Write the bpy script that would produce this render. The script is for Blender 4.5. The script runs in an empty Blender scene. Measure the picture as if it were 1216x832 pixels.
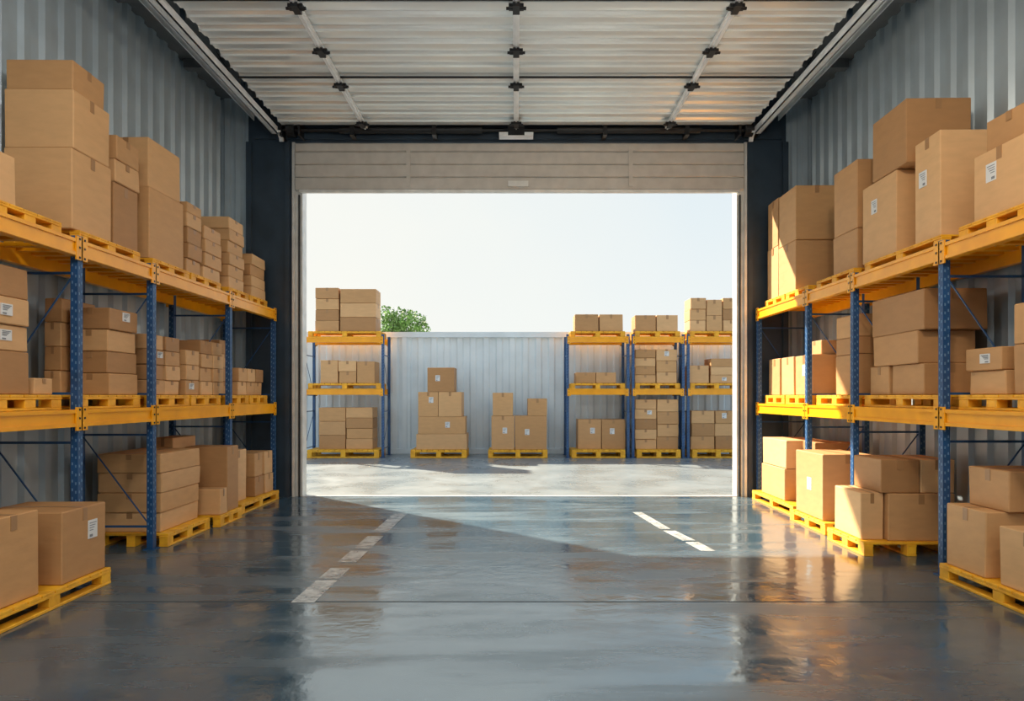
import bpy, math, random
from mathutils import Vector, Matrix
random.seed(7)
scene = bpy.context.scene
R = random.uniform

# ------------------------------------------------------------------ materials
def newmat(name):
    m = bpy.data.materials.new(name); m.use_nodes = True
    nt = m.node_tree
    return m, nt, nt.nodes['Principled BSDF']

def simple(name, col, rough=0.5, metal=0.0, var=0.12, scale=6.0, bump=0.0, bscale=60, spec=None):
    m, nt, b = newmat(name)
    tc = nt.nodes.new('ShaderNodeTexCoord')
    n = nt.nodes.new('ShaderNodeTexNoise'); n.inputs['Scale'].default_value = scale
    n.inputs['Detail'].default_value = 6
    nt.links.new(tc.outputs['Object'], n.inputs['Vector'])
    r = nt.nodes.new('ShaderNodeValToRGB')
    r.color_ramp.elements[0].position = 0.3; r.color_ramp.elements[1].position = 0.7
    r.color_ramp.elements[0].color = tuple(c*(1-var) for c in col)+(1,)
    r.color_ramp.elements[1].color = tuple(min(1, c*(1+var)) for c in col)+(1,)
    nt.links.new(n.outputs['Fac'], r.inputs['Fac'])
    nt.links.new(r.outputs['Color'], b.inputs['Base Color'])
    b.inputs['Roughness'].default_value = rough
    b.inputs['Metallic'].default_value = metal
    if spec is not None: b.inputs['Specular IOR Level'].default_value = spec
    if bump > 0:
        n2 = nt.nodes.new('ShaderNodeTexNoise'); n2.inputs['Scale'].default_value = bscale
        nt.links.new(tc.outputs['Object'], n2.inputs['Vector'])
        bp = nt.nodes.new('ShaderNodeBump'); bp.inputs['Strength'].default_value = bump
        bp.inputs['Distance'].default_value = 0.01
        nt.links.new(n2.outputs['Fac'], bp.inputs['Height'])
        nt.links.new(bp.outputs['Normal'], b.inputs['Normal'])
    return m

def cardboard():
    m, nt, b = newmat('cardboard')
    g = nt.nodes.new('ShaderNodeNewGeometry')
    oi = nt.nodes.new('ShaderNodeObjectInfo')
    add = nt.nodes.new('ShaderNodeMath'); add.operation = 'ADD'
    nt.links.new(g.outputs['Random Per Island'], add.inputs[0]); nt.links.new(oi.outputs['Random'], add.inputs[1])
    fr = nt.nodes.new('ShaderNodeMath'); fr.operation = 'FRACT'
    nt.links.new(add.outputs[0], fr.inputs[0])
    r = nt.nodes.new('ShaderNodeValToRGB')
    cols = [(0.0,(0.42,0.220,0.092)),(0.35,(0.60,0.34,0.15)),(0.7,(0.74,0.455,0.225)),(1.0,(0.52,0.28,0.12))]
    cr = r.color_ramp
    cr.elements[0].position = 0; cr.elements[0].color = cols[0][1]+(1,)
    cr.elements[1].position = 1; cr.elements[1].color = cols[3][1]+(1,)
    for p, c in cols[1:3]:
        e = cr.elements.new(p); e.color = c+(1,)
    nt.links.new(fr.outputs[0], r.inputs['Fac'])
    tc = nt.nodes.new('ShaderNodeTexCoord')
    mp = nt.nodes.new('ShaderNodeMapping'); mp.inputs['Scale'].default_value = (3, 3, 9)
    nt.links.new(tc.outputs['Object'], mp.inputs['Vector'])
    n = nt.nodes.new('ShaderNodeTexNoise'); n.inputs['Scale'].default_value = 2.0; n.inputs['Detail'].default_value = 8
    nt.links.new(mp.outputs[0], n.inputs['Vector'])
    mx = nt.nodes.new('ShaderNodeMix'); mx.data_type = 'RGBA'; mx.blend_type = 'MULTIPLY'
    mr = nt.nodes.new('ShaderNodeMapRange'); mr.inputs[3].default_value = 0.86; mr.inputs[4].default_value = 1.1
    nt.links.new(n.outputs['Fac'], mr.inputs[0])
    mx.inputs[0].default_value = 1.0
    nt.links.new(r.outputs['Color'], mx.inputs[6]); nt.links.new(mr.outputs[0], mx.inputs[7])
    nt.links.new(mx.outputs[2], b.inputs['Base Color'])
    b.inputs['Roughness'].default_value = 0.58
    b.inputs['Specular IOR Level'].default_value = 0.35
    bp = nt.nodes.new('ShaderNodeBump'); bp.inputs['Strength'].default_value = 0.25; bp.inputs['Distance'].default_value = 0.01
    nt.links.new(n.outputs['Fac'], bp.inputs['Height']); nt.links.new(bp.outputs['Normal'], b.inputs['Normal'])
    return m

def concrete(name, dark, light, r0, r1, ior, streak=(1,1,1), lo=.38, hi=.66, bumpd=.004, cscale=.55, tint=None):
    m, nt, b = newmat(name)
    tc = nt.nodes.new('ShaderNodeTexCoord')
    n = nt.nodes.new('ShaderNodeTexNoise'); n.inputs['Scale'].default_value = cscale; n.inputs['Detail'].default_value = 9
    n.inputs['Roughness'].default_value = 0.62
    nt.links.new(tc.outputs['Object'], n.inputs['Vector'])
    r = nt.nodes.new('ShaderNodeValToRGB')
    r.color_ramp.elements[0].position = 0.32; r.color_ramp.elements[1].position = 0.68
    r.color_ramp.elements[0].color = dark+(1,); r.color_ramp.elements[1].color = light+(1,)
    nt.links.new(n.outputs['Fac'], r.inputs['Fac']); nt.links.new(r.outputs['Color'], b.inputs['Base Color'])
    mp = nt.nodes.new('ShaderNodeMapping'); mp.inputs['Scale'].default_value = streak
    nt.links.new(tc.outputs['Object'], mp.inputs['Vector'])
    n2 = nt.nodes.new('ShaderNodeTexNoise'); n2.inputs['Scale'].default_value = 1.1; n2.inputs['Detail'].default_value = 8
    n2.inputs['Roughness'].default_value=.62; n2.inputs['Distortion'].default_value=.4
    nt.links.new(mp.outputs[0], n2.inputs['Vector'])
    mr = nt.nodes.new('ShaderNodeMapRange'); mr.inputs[1].default_value = lo; mr.inputs[2].default_value = hi
    mr.inputs[3].default_value = r0; mr.inputs[4].default_value = r1
    nt.links.new(n2.outputs['Fac'], mr.inputs[0]); nt.links.new(mr.outputs[0], b.inputs['Roughness'])
    b.inputs['IOR'].default_value = ior
    if tint: b.inputs['Specular Tint'].default_value = tint+(1,)
    n3 = nt.nodes.new('ShaderNodeTexNoise'); n3.inputs['Scale'].default_value = 7; n3.inputs['Detail'].default_value = 5
    nt.links.new(tc.outputs['Object'], n3.inputs['Vector'])
    bp = nt.nodes.new('ShaderNodeBump'); bp.inputs['Strength'].default_value = 0.3; bp.inputs['Distance'].default_value = bumpd
    nt.links.new(n3.outputs['Fac'], bp.inputs['Height']); nt.links.new(bp.outputs['Normal'], b.inputs['Normal'])
    return m

def worn_paint():
    m, nt, b = newmat('worn_white_floor_paint')
    b.inputs['Base Color'].default_value=(.66,.70,.72,1); b.inputs['Roughness'].default_value=.25
    tc = nt.nodes.new('ShaderNodeTexCoord')
    n = nt.nodes.new('ShaderNodeTexNoise'); n.inputs['Scale'].default_value=7; n.inputs['Detail'].default_value=10; n.inputs['Roughness'].default_value=.7
    nt.links.new(tc.outputs['Object'], n.inputs['Vector'])
    mr = nt.nodes.new('ShaderNodeMapRange'); mr.inputs[1].default_value=.36; mr.inputs[2].default_value=.56
    mr.inputs[3].default_value=.2; mr.inputs[4].default_value=.85
    nt.links.new(n.outputs['Fac'], mr.inputs[0]); nt.links.new(mr.outputs[0], b.inputs['Alpha'])
    return m

M_CARD = cardboard()
M_TAPE = simple('packing_tape', (0.38,0.205,0.088), 0.35, 0, 0.05)
M_LABEL = simple('paper_label', (0.72,0.74,0.76), 0.6, 0, 0.03)
M_INK = simple('label_ink', (0.22,0.24,0.28), 0.7)
M_YEL = simple('orange_painted_steel', (0.97,0.40,0.006), 0.28, 0.0, 0.12, 5)
M_PAL = simple('amber_pallet_wood', (0.93,0.43,0.022), 0.5, 0, 0.25, 9, 0.2)
M_BLUE = simple('blue_painted_steel', (0.012,0.07,0.20), 0.4, 0, 0.2)
M_HOLE = simple('rack_slot_pale_blue', (0.13,0.24,0.40), 0.6)  # post slots drawn as small marks, paler blue than the posts
M_STEEL = simple('galvanised_steel', (0.84,0.87,0.90), 0.32, 0.35, 0.1)
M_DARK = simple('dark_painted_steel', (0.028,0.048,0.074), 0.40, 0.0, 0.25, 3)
M_BLACK = simple('black_hinge_steel', (0.012,0.013,0.016), 0.4, 0.3)
M_WALL = simple('corrugated_wall_metal', (0.43,0.52,0.59), 0.36, 0.3, 0.14, 1.5)
M_ROOF = simple('roof_metal', (0.12,0.13,0.14), 0.6, 0.2)
M_DOORP = simple('door_panel_metal', (0.90,0.94,0.96), 0.27, 0.5, 0.06, 1.2)
M_HEAD = simple('door_beige_panel', (0.58,0.55,0.51), 0.38, 0.1, 0.08)
M_FRAME = simple('door_frame_aluminium', (0.74,0.74,0.72), 0.4, 0.3)
M_CONT = simple('pale_blue_container_paint', (0.72,0.81,0.86), 0.5, 0.0, 0.08, 1.5)
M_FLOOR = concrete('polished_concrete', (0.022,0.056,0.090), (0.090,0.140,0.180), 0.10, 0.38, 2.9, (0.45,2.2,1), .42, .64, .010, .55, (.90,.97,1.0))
M_GROUND = concrete('yard_concrete', (0.185,0.22,0.24), (0.24,0.27,0.285), 0.22, 0.45, 1.7, cscale=.9)
M_LINE = worn_paint()
M_JOINT = simple('floor_joint', (0.03,0.035,0.04), 0.7)
M_LEAF = simple('leaf_green', (0.17,0.30,0.07), 0.6, 0, 0.5, 3)
M_BARK = simple('bark', (0.10,0.07,0.05), 0.9)
M_FILL = simple('fill_light_housing', (0.7,0.7,0.7), 0.5)  # casing for the added, unseen fill lights
MATS = [M_CARD, M_TAPE, M_LABEL, M_INK, M_YEL, M_PAL, M_BLUE, M_HOLE, M_STEEL, M_DARK, M_BLACK]
CARD,TAPE,LABEL,INK,YEL,PAL,BLUE,HOLE,STEEL,DARK,BLACK = range(11)

# ------------------------------------------------------------------ mesh builder
class MB:
    def __init__(s, mats=MATS):
        s.v=[]; s.f=[]; s.m=[]; s.mats=mats; s.T=None
    def pts(s, ps):
        i=len(s.v)
        for p in ps:
            p=Vector(p)
            if s.T is not None: p = s.T @ p
            s.v.append(p)
        return i
    def box(s, x0,x1,y0,y1,z0,z1, mat=0):
        if x0>x1: x0,x1=x1,x0
        if y0>y1: y0,y1=y1,y0
        i=s.pts([(x0,y0,z0),(x1,y0,z0),(x1,y1,z0),(x0,y1,z0),(x0,y0,z1),(x1,y0,z1),(x1,y1,z1),(x0,y1,z1)])
        for q in ((0,3,2,1),(4,5,6,7),(0,1,5,4),(1,2,6,5),(2,3,7,6),(3,0,4,7)):
            s.f.append([i+k for k in q]); s.m.append(mat)
    def cbox(s, x0,x1,y0,y1,z0,z1, mat=0, b=0.006, jit=0.0):
        if x0>x1: x0,x1=x1,x0
        if y0>y1: y0,y1=y1,y0
        lo=(x0,y0,z0); hi=(x1,y1,z1); base=len(s.v); ps=[]
        for c in range(8):
            sg=[(c>>k)&1 for k in range(3)]
            j=[R(-jit,jit),R(-jit,jit),0]
            for a in range(3):
                p=[]
                for k in range(3):
                    e = hi[k] if sg[k] else lo[k]
                    if k!=a: e += -b if sg[k] else b
                    p.append(e + (j[k] if k<2 else 0))
                ps.append(p)
        s.pts(ps)
        I=lambda c,a: base+c*3+a
        for a in range(3):
            o=[k for k in range(3) if k!=a]
            for sg in (0,1):
                cs=[(sg<<a)|(p<<o[0])|(q<<o[1]) for p,q in ((0,0),(1,0),(1,1),(0,1))]
                s.f.append([I(c,a) for c in cs]); s.m.append(mat)
        for e in range(3):
            o=[k for k in range(3) if k!=e]
            for p in (0,1):
                for q in (0,1):
                    c1=(p<<o[0])|(q<<o[1]); c2=c1|(1<<e)
                    s.f.append([I(c1,o[0]),I(c2,o[0]),I(c2,o[1]),I(c1,o[1])]); s.m.append(mat)
        for c in range(8):
            s.f.append([I(c,0),I(c,1),I(c,2)]); s.m.append(mat)
    def bar(s, p, q, w, h, mat=0):
        p=Vector(p); q=Vector(q); d=(q-p).normalized()
        up=Vector((0,0,1)) if abs(d.z)<0.95 else Vector((0,1,0))
        sd=d.cross(up).normalized(); up=sd.cross(d).normalized()
        ps=[]
        for e in (p,q):
            for a,b in ((-1,-1),(1,-1),(1,1),(-1,1)):
                ps.append(e+sd*(a*w/2)+up*(b*h/2))
        i=s.pts(ps)
        for f in ((0,1,2,3),(7,6,5,4),(0,4,5,1),(1,5,6,2),(2,6,7,3),(3,7,4,0)):
            s.f.append([i+k for k in f]); s.m.append(mat)
    def cyl(s, p, q, r, mat=0, n=14, r2=None):
        p=Vector(p); q=Vector(q); d=(q-p).normalized()
        up=Vector((0,0,1)) if abs(d.z)<0.95 else Vector((0,1,0))
        a=d.cross(up).normalized(); b=a.cross(d)
        r2 = r if r2 is None else r2
        ps=[]
        for e,rr in ((p,r),(q,r2)):
            for k in range(n):
                t=2*math.pi*k/n; ps.append(e+a*(rr*math.cos(t))+b*(rr*math.sin(t)))
        i=s.pts(ps)
        for k in range(n):
            k2=(k+1)%n; s.f.append([i+k,i+k2,i+n+k2,i+n+k]); s.m.append(mat)
        s.f.append([i+k for k in range(n)]); s.m.append(mat)
        s.f.append([i+n+k for k in range(n)][::-1]); s.m.append(mat)
    def make(s, name, parent=None, recenter=True):
        vs=s.v
        if recenter:
            c=Vector(((min(v.x for v in vs)+max(v.x for v in vs))/2,(min(v.y for v in vs)+max(v.y for v in vs))/2,min(v.z for v in vs)))
        else: c=Vector((0,0,0))
        me=bpy.data.meshes.new(name)
        me.from_pydata([tuple(v-c) for v in vs],[],s.f)
        used=sorted(set(s.m)); mp={u:k for k,u in enumerate(used)}
        for u in used: me.materials.append(s.mats[u])
        me.polygons.foreach_set('material_index',[mp[k] for k in s.m])
        import bmesh
        bm=bmesh.new(); bm.from_mesh(me); bmesh.ops.recalc_face_normals(bm, faces=bm.faces[:]); bm.to_mesh(me); bm.free()
        me.update()
        o=bpy.data.objects.new(name,me); o.location=c
        scene.collection.objects.link(o)
        if parent: o.parent=parent
        return o

def corrugated(mb, path0, dirv, offv, extv, length, period, depth, mat=0, duty=0.3):
    p0=Vector(path0); d=Vector(dirv).normalized(); o=Vector(offv).normalized(); e=Vector(extv)
    prof=[]; t=0.0
    sl=period*0.12
    while t<length:
        fl=period*duty; 
        prof += [(t,0),(t+fl,0),(t+fl+sl,depth),(t+period-sl,depth)]
        t+=period
    prof=[p for p in prof if p[0]<=length]+[(length,0)]
    ps=[]
    for a,b in prof: ps += [p0+d*a+o*b, p0+d*a+o*b+e]
    i=mb.pts(ps)
    for k in range(len(prof)-1):
        mb.f.append([i+2*k,i+2*k+2,i+2*k+3,i+2*k+1]); mb.m.append(mat)

# ------------------------------------------------------------------ cardboard boxes
def carton(mb, x0,x1,y0,y1,z0,z1, label=None, rot=None, tape=True, side=0):
    if x0>x1: x0,x1=x1,x0
    cx,cy=(x0+x1)/2,(y0+y1)/2
    a=math.radians(R(-1.5,1.5) if rot is None else rot)
    mb.T=Matrix.Translation((cx,cy,0))@Matrix.Rotation(a,4,'Z')@Matrix.Translation((-cx,-cy,0))
    mb.cbox(x0,x1,y0,y1,z0,z1,CARD,0.007,0.004)
    w,l,h=x1-x0,y1-y0,z1-z0; e=0.0015
    if tape:
        tw=min(0.055,0.16*min(w,l)); tl=min(0.10,h*0.3)
        if w>=l:
            mb.box(x0+.006,x1-.006,cy-tw/2,cy+tw/2,z1-.001,z1+e,TAPE)
            for xx,sg in ((x0,-1),(x1,1)): mb.box(xx,xx+sg*0.004,cy-tw/2,cy+tw/2,z1-tl,z1-.004,TAPE)
        else:
            mb.box(cx-tw/2,cx+tw/2,y0+.006,y1-.006,z1-.001,z1+e,TAPE)
            for yy,sg in ((y0,-1),(y1,1)): mb.box(cx-tw/2,cx+tw/2,yy,yy+sg*0.004,z1-tl,z1-.004,TAPE)
    if label:
        lw=min(0.11,0.26*w if label=='n' else 0.35*l); lh=min(0.14,0.42*h)
        zc=z1-h*R(0.3,0.5); 
        if label=='n':
            lx=cx+R(-.15,.25)*w*(1 if side>=0 else -1)
            mb.box(lx-lw/2,lx+lw/2,y0-.006,y0+.002,zc-lh/2,zc+lh/2,LABEL)
            for k in range(4):
                zz=zc+lh*(0.34-0.13*k); mb.box(lx-lw*.38,lx+lw*(.38-.12*k),y0-.0075,y0,zz-.003,zz+.003,INK)
            mb.box(lx-lw*.38,lx-lw*.05,y0-.0075,y0,zc-lh*.42,zc-lh*.28,INK)
        else:
            xx = x1 if side<0 else x0; sg = 1 if side<0 else -1
            ly=cy+R(-.2,.2)*l
            mb.box(xx-sg*.002,xx+sg*.006,ly-lw/2,ly+lw/2,zc-lh/2,zc+lh/2,LABEL)
            for k in range(4):
                zz=zc+lh*(0.34-0.13*k); mb.box(xx,xx+sg*.0075,ly-lw*.38,ly+lw*(.38-.12*k),zz-.003,zz+.003,INK)
            mb.box(xx,xx+sg*.0075,ly-lw*.38,ly-lw*.05,zc-lh*.42,zc-lh*.28,INK)
    mb.T=None

def big(side,a,y0,y1,w,z0,z1,label=None,rot=None):
    mb=MB(); carton(mb, side*a, side*(a+w), y0,y1,z0+.001,z1-.002,label,rot,side=side); return mb.make('cardboard_box')

def stack(side,a,y0,y1,w,zs,cols=1,rows=1,labp=0.14,jit=0.03):
    mb=MB()
    for k in range(len(zs)-1):
        for c in range(cols):
            for r in range(rows):
                ww=w/cols; ll=(y1-y0)/rows
                j=R(0,jit)
                aa=a+ww*c+j; yy=y0+ll*r+R(0,.02)
                lab=None
                if random.random()<labp: lab=random.choice('na')
                carton(mb, side*aa, side*(aa+ww-j-.006), yy, yy+ll-.02, zs[k]+.001, zs[k+1]-.003, lab, R(-1,1), side=side)
    return mb.make('cardboard_box_stack')

def lay(z0,z1,n): return [z0+(z1-z0)*k/n for k in range(n+1)]

# ------------------------------------------------------------------ pallets and racks
def pallet(mp, u0,u1,v0,v1,z0,h):
    mb=MB()
    def b(ua,ub,va,vb,za,zb):
        p=mp(ua,va); q=mp(ub,vb); mb.cbox(min(p[0],q[0]),max(p[0],q[0]),min(p[1],q[1]),max(p[1],q[1]),za,zb,PAL,0.003)
    L=u1-u0; W=v1-v0; t=h*0.16
    n=max(4,int(L/0.13)); bw=L/n
    for k in range(n): b(u0+k*bw+.006,u0+(k+1)*bw-.006,v0,v1,z0+h-t,z0+h)
    vs=[(v0,v0+.09),((v0+v1)/2-.045,(v0+v1)/2+.045),(v1-.09,v1)]
    us=[(u0,u0+.12),((u0+u1)/2-.06,(u0+u1)/2+.06),(u1-.12,u1)]
    for va,vb in vs:
        b(u0,u1,va,vb,z0+h-2*t,z0+h-t-.0005)
        b(u0,u1,va,vb,z0,z0+t)
        for ua,ub in us: b(ua+.002,ub-.002,va+.003,vb-.003,z0+t,z0+h-2*t)
    return mb.make('pallet')

def rack(mp, posts, levels, depth, top, beam_h, name='pallet_rack', deck=True):
    mb=MB()
    def b(ua,ub,va,vb,za,zb,mat):
        p=mp(ua,va); q=mp(ub,vb); mb.box(min(p[0],q[0]),max(p[0],q[0]),min(p[1],q[1]),max(p[1],q[1]),za,zb,mat)
    def P(u,v,z): x,y=mp(u,v); return (x,y,z)
    for u in posts:
        for v in (0,depth):
            b(u-.032,u+.032,v-.03,v+.03,0.008,top,BLUE)
            b(u-.06,u+.06,v-.055,v+.055,0,0.008,BLUE)
            z=0.15; k=0
            while z<top-.06:
                if v==0:
                    for du in (-.015,.015): b(u+du-.005,u+du+.005,v-.0325,v-.029,z+(.02 if du>0 else 0),z+.022+(.02 if du>0 else 0),HOLE)
                for dv in (-.014,.014): b(u-.0345,u-.031,v+dv-.005,v+dv+.005,z+(.02 if dv>0 else 0),z+.022+(.02 if dv>0 else 0),HOLE)
                z+=0.07; k+=1
        for z in (0.22,1.12,1.52,2.5):
            if z<top: mb.bar(P(u,.03,z),P(u,depth-.03,z),.020,.020,BLUE)
        mb.bar(P(u,.03,.25),P(u,depth-.03,1.10),.010,.010,BLUE)
        mb.bar(P(u,.03,2.48),P(u,depth-.03,1.55),.010,.010,BLUE)
    for zb in levels:
        for i in range(len(posts)-1):
            u0,u1=posts[i]+.032,posts[i+1]-.032
            for v,sg in ((0,-1),(depth,1)):
                b(u0,u1,v-.03,v+.03,zb-beam_h,zb,YEL)
                b(u0,u1,v+sg*.03,v+sg*.042,zb-.03,zb-.002,YEL)
                b(u0,u1,v+sg*.03,v+sg*.042,zb-beam_h+.002,zb-beam_h+.03,YEL)
                for uu in (u0,u1):
                    b(uu-.04,uu+.04,v+sg*.034,v+sg*.046,zb-beam_h-.03,zb+.02,YEL)
                    for hz in (zb-beam_h-.01, zb-beam_h/2, zb+.0): b(uu-.008,uu+.008,v+sg*.046,v+sg*.051,hz-.008,hz+.008,BLACK)
            if deck:
                n=max(3,int((u1-u0)/0.17)); st=(u1-u0)/n
                for k in range(n): b(u0+k*st+.03,u0+k*st+.10,.03,depth-.03,zb-.035,zb-.006,YEL)
    return mb.make(name)

RX=3.58; RD=0.70
def mapL(u,v): return (-(RX+v),u)
def mapR(u,v): return ((RX+v),u)
Z1,Z2=1.39,2.77
PL=[3.9,5.56,6.70,8.50,10.06]
PR=[3.9,5.71,7.22,8.36,10.06]
rack(mapL,PL,[Z1,Z2],RD,2.80,.14)
rack(mapR,PR,[Z1,Z2],RD,2.80,.14)
for mp,ps in ((mapL,PL),(mapR,PR)):
    for i in range(4):
        u0,u1=ps[i]+.09,ps[i+1]-.09
        n=1 if u1-u0<1.35 else 2
        for k in range(n):
            a=u0+(u1-u0)*k/n+.02; c=u0+(u1-u0)*(k+1)/n-.02
            pallet(mp,a,c,.045,.655,Z1+.0005,.119)
            pallet(mp,a,c,.045,.68,Z2+.0005,.109)
B1,B2=1.5105,2.8805

# --- left, top level
big(-1,3.66,4.45,4.99,.5,B2,3.24)
big(-1,3.66,5.63,6.17,.57,B2,3.55)
big(-1,3.66,5.64,6.14,.57,3.55,4.04)
big(-1,3.68,5.66,6.10,.55,4.04,4.29)
stack(-1,3.66,6.25,6.66,.45,[B2,3.47,3.68,3.9],labp=0)
big(-1,3.66,6.83,7.5,.5,B2,3.6)
big(-1,3.68,6.85,7.46,.46,3.6,4.10)
stack(-1,3.66,7.62,7.98,.5,[B2,3.05,3.22,3.4,3.56,3.68])
stack(-1,3.66,8.04,8.5,.5,lay(B2,3.52,4))
stack(-1,3.66,8.72,9.2,.52,lay(B2,3.80,6),labp=.1)
stack(-1,3.66,9.45,9.98,.5,lay(B2,3.48,4),labp=.1)
# --- left, middle level
stack(-1,3.67,4.45,5.17,.52,[B1,1.83,2.02,2.22,2.45],labp=.5)
big(-1,3.68,5.22,5.42,.3,B1,1.64)
stack(-1,3.66,6.15,6.62,.37,lay(B1,2.3,4),labp=.3)
stack(-1,4.05,6.1,6.6,.18,lay(B1,2.38,4),labp=0)
stack(-1,3.68,6.86,7.5,.54,lay(B1,2.13,4),rows=2,labp=.3)
stack(-1,3.68,7.62,7.95,.45,lay(B1,2.02,3))
stack(-1,3.68,8.0,8.62,.5,lay(B1,2.16,4),rows=2)
stack(-1,3.75,8.68,9.0,.45,lay(B1,2.22,4),labp=.1)
stack(-1,3.68,9.08,9.95,.5,lay(B1,1.88,2),rows=3)
# --- left, floor
def mapAisleL(u,v): return (-v,u)
def mapAisleR(u,v): return (v,u)
pallet(mapAisleL,4.15,5.48,3.25,4.15,.0005,.13)
big(-1,3.28,4.93,5.45,.62,.131,.66,'a')
big(-1,3.30,4.25,4.72,.60,.131,.72)
pallet(mapAisleL,6.78,7.72,3.46,4.2,.0005,.13)
stack(-1,3.55,6.84,7.68,.66,lay(.131,.92,4),labp=.1)
pallet(mapAisleL,7.80,8.42,3.38,4.2,.0005,.13)
big(-1,3.40,7.84,8.03,.4,.131,.43)
big(-1,3.42,8.07,8.40,.5,.131,.90)
big(-1,3.95,7.86,8.40,.24,.131,1.02)
pallet(mapAisleL,8.60,9.96,3.46,4.2,.0005,.13)
big(-1,3.60,8.62,9.1,.55,.131,.80)
stack(-1,3.52,9.25,9.9,.5,[.131,.40,.72],rows=2)
# --- right, top level
big(1,3.66,4.90,5.45,.56,B2,3.40,'a')
big(1,3.72,4.92,5.40,.5,3.40,3.66)
big(1,3.66,5.88,6.27,.57,B2,3.80,'a')
big(1,3.66,6.55,7.22,.55,B2,3.68,'a')
big(1,3.64,6.36,6.98,.60,3.68,4.28)
big(1,3.68,7.38,7.92,.5,B2,3.32)
big(1,3.68,7.36,7.90,.46,3.32,4.06)
big(1,3.66,8.95,9.52,.57,B2,3.55)
big(1,3.66,8.93,9.50,.56,3.55,4.26)
stack(1,3.68,9.60,10.02,.5,[B2,3.62,4.30],labp=0)
# --- right, middle level
stack(1,3.67,4.55,5.05,.5,[B1,1.88,2.18],labp=.9)
stack(1,3.67,5.15,5.58,.4,[B1,1.70,1.88],labp=.5)
big(1,3.68,6.15,6.68,.5,B1,1.80)
big(1,3.68,6.72,7.1,.5,B1,1.80)
big(1,3.66,6.2,7.0,.52,1.80,2.10)
big(1,3.66,6.12,7.02,.57,2.10,2.47)
stack(1,3.68,7.40,7.92,.5,[B1,1.96,2.15,2.40],labp=.3)
big(1,3.67,8.45,8.98,.54,B1,2.02,'a')
big(1,3.80,8.5,8.9,.42,2.02,2.2)
stack(1,3.68,9.1,9.98,.5,[B1,2.03],rows=2,labp=.4)
# --- right, floor
pallet(mapAisleR,4.25,5.62,3.48,4.2,.0005,.13)
big(1,3.52,5.12,5.58,.66,.131,.63)
big(1,3.66,5.08,5.52,.5,.63,.94)
big(1,3.52,4.45,4.97,.6,.131,.56,'a')
pallet(mapAisleR,6.38,7.14,3.25,4.15,.0005,.13)
big(1,3.52,6.44,7.08,.62,.131,.58)
big(1,3.29,6.50,7.06,.21,.131,.58)
big(1,3.46,6.46,7.0,.36,.58,.90)
big(1,3.83,6.46,7.0,.32,.58,.90)
pallet(mapAisleR,7.34,8.28,3.32,4.2,.0005,.13)
big(1,3.36,7.48,8.2,.55,.131,.86,'a')
pallet(mapAisleR,8.48,9.96,3.44,4.2,.0005,.13)
stack(1,3.50,8.9,9.75,.6,[.131,.55,.92],rows=1,labp=0)
big(1,3.72,8.5,8.86,.5,.131,.92)

# ------------------------------------------------------------------ yard racks
YF=16.6
def mapY(u,v): return (u,YF+v)
rack(mapY,[-5.15,-3.24],[1.66,2.93],.8,3.0,.13)
rack(mapY,[1.25,2.72],[1.66,2.93],.8,3.0,.13)
rack(mapY,[2.84,4.06],[1.66,2.93],.8,3.0,.13)
rack(mapY,[4.18,5.6],[1.66,2.93],.8,3.0,.13)
def ypile(x0,x1,z0,tops,cols,y0=None,d=.6,labp=.12):
    y0 = YF+.08 if y0 is None else y0
    mb=MB(); w=(x1-x0)/cols
    for c in range(cols):
        zt=tops[c] if isinstance(tops[c],list) else [tops[c]]
        zz=[z0]+zt
        for k in range(len(zz)-1):
            carton(mb,x0+c*w+R(.0,.02),x0+(c+1)*w-.012,y0+R(0,.03),y0+d,zz[k]+.001,zz[k+1]-.004,'n' if random.random()<labp else None,R(-.6,.6))
    return mb.make('cardboard_box_stack')
for (a,c) in ((-5.08,-3.30),(1.32,2.66),(2.90,4.0),(4.24,5.54)):
    pallet(mapY,a,c,.045,.74,1.6605,.15)
    pallet(mapY,a,c,.045,.74,2.9305,.15)
    pallet(mapY,a+.02,c-.02,-.1,.72,.0005,.2)
A1,A2,A0=1.811,3.081,.201
ypile(-4.93,-4.33,A2,[lay(A2,4.15,4)[1:]],1); ypile(-4.31,-3.42,A2,[lay(A2,4.12,3)[1:]],1)
ypile(-4.80,-3.45,A1,[[2.38],[2.1,2.36],[2.35]],3)
ypile(-4.83,-3.50,A0,[lay(A0,1.22,3)[1:],lay(A0,1.22,4)[1:]],2)
ypile(1.42,2.62,A2,[[3.50],[3.50]],2)
ypile(2.90,3.96,A2,[[3.48],[3.48]],2)
ypile(4.25,5.45,A2,[lay(A2,3.9,3)[1:],lay(A2,3.86,2)[1:],lay(A2,3.9,3)[1:]],3,labp=0)
ypile(1.45,2.45,A1,[[2.08],[2.08]],2)
ypile(2.90,3.94,A1,[lay(A1,2.64,4)[1:],lay(A1,2.64,3)[1:]],2)
ypile(4.2,4.72,A1,[[2.25]],1); ypile(4.75,5.4,A1,[lay(A1,2.42,3)[1:]],1)
ypile(1.50,2.68,A0,[[.93],[.93]],2,labp=1)
ypile(2.90,3.98,A0,[lay(A0,1.42,5)[1:],lay(A0,1.42,4)[1:]],2)
ypile(4.27,5.45,A0,[lay(A0,1.14,3)[1:],lay(A0,1.14,3)[1:]],2)
def mapYf(u,v): return (u,16.5+v)
pallet(mapYf,-2.56,-1.20,0,.85,.0005,.2)
pallet(mapYf,-.68,.76,0,.85,.0005,.2)
def yb(x0,x1,z0,z1,lab=None,y=16.54,d=.7):
    mb=MB(); carton(mb,x0,x1,y,y+d,z0+.001,z1-.002,lab,R(-1,1)); mb.make('cardboard_box')
yb(-2.42,-1.20,A0,.58); yb(-2.38,-1.24,.58,1.0,'n')
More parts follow.
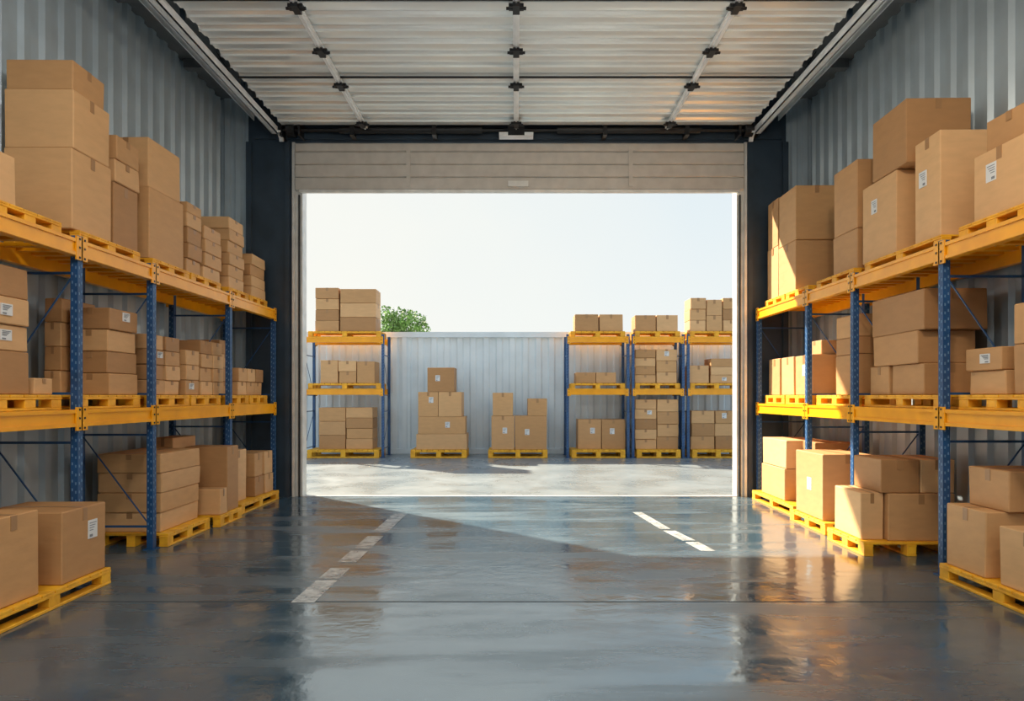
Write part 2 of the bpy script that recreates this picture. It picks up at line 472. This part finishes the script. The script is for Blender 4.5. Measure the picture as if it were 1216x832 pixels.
yb(-2.38,-1.90,1.0,1.60,'n'); yb(-1.88,-1.32,1.0,1.60); yb(-2.15,-1.50,1.60,2.19,'n',d=.6)
yb(-.60,-.05,A0,1.02,'n'); yb(-.57,-.08,1.02,1.58); yb(-.03,.74,A0,1.02,'n'); yb(.28,.74,1.02,1.44)

# shipping container wall behind
mb=MB([M_CONT])
corrugated(mb,(-9,17.75,.12),(1,0,0),(0,1,0),(0,0,2.9),18,.34,.045,duty=.35)
mb.box(-9,9,17.70,17.84,3.02,3.16); mb.box(-9,9,17.72,17.84,0,.13)
for xx in (-9,-2.9,3.1,8.9): mb.box(xx-.06,xx+.06,17.71,17.84,.1,3.1)
mb.box(-9,9,17.86,20.1,.05,3.12)
mb.make('shipping_container')

# ------------------------------------------------------------------ tree
mb=MB([M_LEAF,M_BARK])
tx,ty=-4.1,24.0
mb.cyl((tx,ty,0),(tx+.05,ty,3.3),.12,1,10,.06)
cl=[]
for k in range(18):
    a=R(0,6.28); r=R(.1,.66); z=R(3.0,4.1); 
    c=Vector((tx+r*math.cos(a),ty+r*math.sin(a),z)); cl.append((c,R(.26,.42)))
    mb.cyl((tx+.04,ty,2.4+R(0,.7)),c,.025,1,6,.01)
for dx,zz,r in ((0,4.2,.42),(.6,4.1,.38),(-.42,4.3,.38),(.3,4.15,.4),(.75,3.8,.35),(-.2,4.0,.45)):
    cl.append((Vector((tx+dx,ty,zz)),r))
for c,r in cl:
    for k in range(430):
        d=Vector((R(-1,1),R(-1,1),R(-1,1)))
        if d.length>1 or d.length<.2: continue
        p=c+d*r; s_=R(.04,.075)
        n1=Vector((R(-1,1),R(-1,1),R(-1,1))).normalized(); n2=n1.cross(Vector((R(-1,1),R(-1,1),R(-1,1)))).normalized()
        i=mb.pts([p-n1*s_,p+n2*s_*.55,p+n1*s_,p-n2*s_*.55]); mb.f.append([i,i+1,i+2,i+3]); mb.m.append(0)
mb.make('tree')

# ------------------------------------------------------------------ building shell
WX=4.40; D=10.2; BACK=-7.0; H=5.95
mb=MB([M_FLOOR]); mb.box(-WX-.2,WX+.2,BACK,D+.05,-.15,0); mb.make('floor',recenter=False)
mb=MB([M_GROUND]); mb.box(-30,30,D+.05,60,-.15,-.004); mb.make('ground',recenter=False)
for nm,sg in (('wall_left',-1),('wall_right',1)):
    mb=MB([M_WALL])
    corrugated(mb,(sg*(WX+.045),BACK,0),(0,1,0),(-sg,0,0),(0,0,H),D-BACK,.27,.04,duty=.45)
    mb.box(sg*(WX+.05),sg*(WX+.2),BACK,D+.25,0,H)
    mb.make(nm,recenter=False)
mb=MB([M_WALL]); mb.box(-WX,WX,BACK-.2,BACK,0,H); mb.make('wall_back',recenter=False)
mb=MB([M_ROOF]); mb.box(-WX-.2,WX+.2,BACK-.2,D+.25,H,H+.15)
k=BACK
while k<D: mb.box(-WX+.01,WX-.01,k,k+.12,H-.12,H); k+=1.6
mb.make('ceiling',recenter=False)
OL,OR=-3.20,3.30
mb=MB([M_WALL,M_DARK,M_HEAD,M_BLACK])
for sg in (-1,1):
    corrugated(mb,(sg*3.9,D+.04,0),(sg,0,0),(0,-1,0),(0,0,H),.49,.16,.03,0)
    mb.box(sg*3.9,sg*(WX+.03),D+.05,D+.25,0,H,0)
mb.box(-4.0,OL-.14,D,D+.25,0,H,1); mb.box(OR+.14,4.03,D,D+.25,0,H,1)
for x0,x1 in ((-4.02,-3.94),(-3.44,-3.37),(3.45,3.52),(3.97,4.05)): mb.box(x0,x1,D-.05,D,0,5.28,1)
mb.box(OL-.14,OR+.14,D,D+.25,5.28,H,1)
mb.make('wall_front',recenter=False)
mb=MB([M_FRAME,M_BLACK,M_HEAD])
mb.box(OL-.14,OL,D+.02,D+.22,0,5.28,0); mb.box(OR,OR+.14,D+.02,D+.22,0,5.28,0)
mb.box(OL-.05,OL-.03,D-.02,D+.02,0,4.5,1); mb.box(OR+.03,OR+.05,D-.02,D+.02,0,4.5,1)
mb.box(OL-.14,OL-.10,D-.03,D+.02,0,5.28,0); mb.box(OR+.10,OR+.14,D-.03,D+.02,0,5.28,0)
mb.make('trim_door_frame',recenter=False)
mb=MB([M_HEAD,M_FRAME,M_BLACK])
z=4.56; 
for k,hh in enumerate((.19,.19,.19,.13)):
    mb.cbox(OL-.09,OR+.09,D-.07,D-.001,z,z+hh-.008,0,.012)
    z+=hh
mb.box(OL-.02,OR+.02,D-.075,D-.001,4.525,4.56,1)
for xx in (-1.6,1.7): mb.box(xx-.03,xx+.03,D-.085,D-.07,4.6,5.2,0)
mb.box(-.12,.18,D-.11,D-.07,4.60,4.68,1)
mb.make('door_header_panel')

# ------------------------------------------------------------------ overhead sectional door on its tracks
root=bpy.data.objects.new('overhead_sectional_door',None); scene.collection.objects.link(root)
root.location=(0,7.6,5.45)
ZC=5.45; Y0,Y1=5.2,9.95
def part(mb,name):
    o=mb.make(name,None,False); o.parent=root; o.matrix_parent_inverse=Matrix.Translation(-root.location); return o
mb=MB([M_DOORP])
corrugated(mb,(-3.42,Y0,ZC),(0,1,0),(0,0,1),(6.84,0,0),Y1-Y0,.27,.03,duty=.5)
k=Y0
while k<Y1:
    mb.box(-3.42,3.42,k-.006,k+.012,ZC-.02,ZC+.01); k+=.27
part(mb,'panels')
mb=MB([M_STEEL,M_BLACK])
for xx in (-2.2,0.0,2.2):
    mb.box(xx-.035,xx+.035,Y0,Y1,ZC-.055,ZC-.021,0)
    mb.box(xx-.008,xx+.008,Y0,Y1,ZC-.07,ZC-.055,0)
    for yy in (5.9,6.82,7.7,8.55,9.75):
        mb.box(xx-.075,xx+.075,yy-.04,yy+.04,ZC-.085,ZC-.05,1)
        mb.box(xx-.035,xx+.035,yy-.08,yy+.08,ZC-.10,ZC-.06,1)
        mb.cyl((xx-.10,yy,ZC-.08),(xx+.10,yy,ZC-.08),.016,1)
for yy in (6.75,8.4):
    mb.box(-3.42,3.42,yy-.012,yy+.012,ZC-.04,ZC-.021,1)
part(mb,'struts_and_hinges')
mb=MB([M_STEEL,M_BLACK,M_DARK])
for sg in (-1,1):
    x=sg*3.52
    mb.box(x-.045,x+.045,Y0-.3,Y1,ZC-.13,ZC-.115,0)
    mb.box(x-.045,x-.033,Y0-.3,Y1,ZC-.13,ZC-.03,0)
    mb.box(x+.033,x+.045,Y0-.3,Y1,ZC-.13,ZC-.03,0)
    x2=sg*3.86
    mb.box(x2-.03,x2+.03,Y0-.3,Y1+.1,ZC+.18,ZC+.20,0); mb.box(x2-.005,x2+.005,Y0-.3,Y1+.1,ZC+.1,ZC+.2,0)
    for yy in (5.6,7.2,8.8):
        mb.bar((x,yy,ZC-.05),(x2,yy,H-.02),.03,.01,1)
        mb.box(x-.02,x+.02,yy-.02,yy+.02,ZC-.05,H-.001,2)
    pr=None
    for t in range(9):
        a=t/8*math.pi/2
        p=Vector((sg*3.46,9.93+.14*math.sin(a),ZC-.10-.10*(1-math.cos(a))))
        if pr is not None: mb.bar(pr,p,.06,.03,0)
        pr=p
part(mb,'tracks')
mb=MB([M_STEEL,M_BLACK,M_DARK])
ZT=5.40
mb.box(-3.9,3.95,D-.06,D-.001,5.32,5.44,2)
mb.cyl((-3.6,D-.18,ZT),(3.66,D-.18,ZT),.025,1)
mb.cyl((-2.6,D-.18,ZT),(-.5,D-.18,ZT),.05,1,16); mb.cyl((.6,D-.18,ZT),(2.7,D-.18,ZT),.05,1,16)
for xx in (-3.3,3.4):
    mb.cyl((xx-.06,D-.18,ZT),(xx+.06,D-.18,ZT),.10,1,20)
    for e in (-.15,.12): mb.box(xx+e,xx+e+.03,D-.26,D-.002,5.30,5.5,1)
mb.box(-.25,.25,D-.24,D-.08,5.30,5.35,0); mb.box(-.12,.12,D-.25,D-.07,5.302,5.46,1)
for xx in (-2.4,-1.2,1.3,2.5): mb.box(xx-.03,xx+.03,D-.24,D-.002,5.31,5.48,1)
part(mb,'torsion_shaft')

# ------------------------------------------------------------------ floor markings
mb=MB([M_LINE])
def dash(xa,ya,xb,yb_,w):
    i=mb.pts([(xa-w/2,ya,.003),(xa+w/2,ya,.003),(xb+w/2,yb_,.003),(xb-w/2,yb_,.003)]); mb.f.append([i,i+1,i+2,i+3]); mb.m.append(0)
for a,c in ((4.95,5.55),(5.6,5.95),(6.15,6.6),(6.7,7.3),(7.5,8.7)): dash(-1.55+(a-5)*.02,a,-1.55+(c-5)*.02,c,.17)
dash(1.86,6.6,1.80,7.0,.14); dash(1.79,7.08,1.70,7.6,.14); dash(1.68,7.7,1.56,8.8,.12)
mb.make('floor_line_marking',recenter=False)
mb=MB([M_JOINT])
mb.box(-WX,WX,4.975,4.985,0,.002); mb.box(-WX,WX,8.93,8.937,0,.002)
mb.make('floor_joint',recenter=False)
mb=MB([M_STEEL]); mb.box(OL,OR,D+.0,D+.07,0,.006); mb.make('door_threshold',recenter=False)

# ------------------------------------------------------------------ added fill lights, and the sun
for yy in (1.0,-2.2,-5.2):  # unseen overhead area lights, added as fill to brighten the interior
    for xx in (-1.8,1.8):
        mb=MB([M_FILL]); mb.box(xx-.75,xx+.75,yy-.22,yy+.22,H-.22,H-.12); 
        for e in (-.5,.5): mb.box(xx+e-.02,xx+e+.02,yy-.02,yy+.02,H-.12,H)
        h=mb.make('fill_light_overhead')
        l=bpy.data.lights.new('fill_area','AREA'); l.shape='RECTANGLE'; l.size=1.4; l.size_y=.4; l.energy=72; l.color=(1.0,.92,.80)
        a=bpy.data.objects.new('fill_area',l); scene.collection.objects.link(a); a.location=(xx,yy,H-.24)
        a.parent=h; a.matrix_parent_inverse=Matrix.Translation(-h.location)
for xx,en,cl_ in ((-1.9,90,(1.0,.93,.84)),(1.9,165,(1.0,.82,.62))):  # unseen hanging point lights, added to lift the ceiling and warm the right
    yy=3.3
    mb=MB([M_FILL]); mb.cyl((xx,yy,H),(xx,yy,4.75),.012,0,8); mb.cyl((xx,yy,4.80),(xx,yy,4.72),.05,0,16,.12)
    h=mb.make('fill_light_hanging')
    l=bpy.data.lights.new('fill_point','POINT'); l.energy=en; l.shadow_soft_size=.14; l.color=cl_
    a=bpy.data.objects.new('fill_point',l); scene.collection.objects.link(a); a.location=(xx,yy,4.5)
    a.parent=h; a.matrix_parent_inverse=Matrix.Translation(-h.location)
sun=bpy.data.lights.new('sun','SUN'); sun.energy=15; sun.angle=math.radians(1.0); sun.color=(1.0,.86,.66)
so=bpy.data.objects.new('sun',sun); scene.collection.objects.link(so)
el=math.radians(39); az=math.radians(47)
d=Vector((math.sin(az)*math.cos(el),-math.cos(az)*math.cos(el),-math.sin(el)))
so.rotation_euler=d.to_track_quat('-Z','Y').to_euler(); so.location=(-6,20,15)

# ------------------------------------------------------------------ sky
w=bpy.data.worlds.new('sky'); scene.world=w; w.use_nodes=True; nt=w.node_tree
bg=nt.nodes['Background']
tc=nt.nodes.new('ShaderNodeTexCoord')
sep=nt.nodes.new('ShaderNodeSeparateXYZ'); nt.links.new(tc.outputs['Generated'],sep.inputs[0])
rz=nt.nodes.new('ShaderNodeValToRGB'); c=rz.color_ramp
c.elements[0].position=0.0; c.elements[0].color=(.84,.87,.85,1)
c.elements[1].position=1.0; c.elements[1].color=(.42,.64,.90,1)
e=c.elements.new(.12); e.color=(.79,.85,.86,1)
e=c.elements.new(.32); e.color=(.67,.78,.85,1)
nt.links.new(sep.outputs['Z'],rz.inputs['Fac'])
dp=nt.nodes.new('ShaderNodeVectorMath'); dp.operation='DOT_PRODUCT'
hv=Vector((-.50,.82,.27)).normalized(); dp.inputs[1].default_value=hv
nt.links.new(tc.outputs['Generated'],dp.inputs[0])
ns=nt.nodes.new('ShaderNodeTexNoise'); ns.inputs['Scale'].default_value=3.5; ns.inputs['Detail'].default_value=5
nt.links.new(tc.outputs['Generated'],ns.inputs['Vector'])
ma=nt.nodes.new('ShaderNodeMath'); ma.operation='MULTIPLY_ADD'; ma.inputs[1].default_value=.25; ma.inputs[2].default_value=-.12
nt.links.new(ns.outputs['Fac'],ma.inputs[0])
ad=nt.nodes.new('ShaderNodeMath'); ad.operation='ADD'; nt.links.new(dp.outputs['Value'],ad.inputs[0]); nt.links.new(ma.outputs[0],ad.inputs[1])
mr=nt.nodes.new('ShaderNodeMapRange'); mr.inputs[1].default_value=.66; mr.inputs[2].default_value=1.0
nt.links.new(ad.outputs[0],mr.inputs[0])
mx=nt.nodes.new('ShaderNodeMix'); mx.data_type='RGBA'
nt.links.new(mr.outputs[0],mx.inputs[0]); nt.links.new(rz.outputs['Color'],mx.inputs[6]); mx.inputs[7].default_value=(.89,.89,.83,1)
nt.links.new(mx.outputs[2],bg.inputs['Color']); bg.inputs['Strength'].default_value=1.08

# ------------------------------------------------------------------ camera
cam=bpy.data.cameras.new('camera'); co=bpy.data.objects.new('camera',cam); scene.collection.objects.link(co)
co.location=(0,0,1.5); co.rotation_euler=(math.pi/2,0,0)
cam.sensor_width=36; cam.lens=24; cam.shift_x=-5/1216; cam.shift_y=54/1216; cam.clip_start=.05; cam.clip_end=300
scene.camera=co
scene.view_settings.view_transform='Standard'
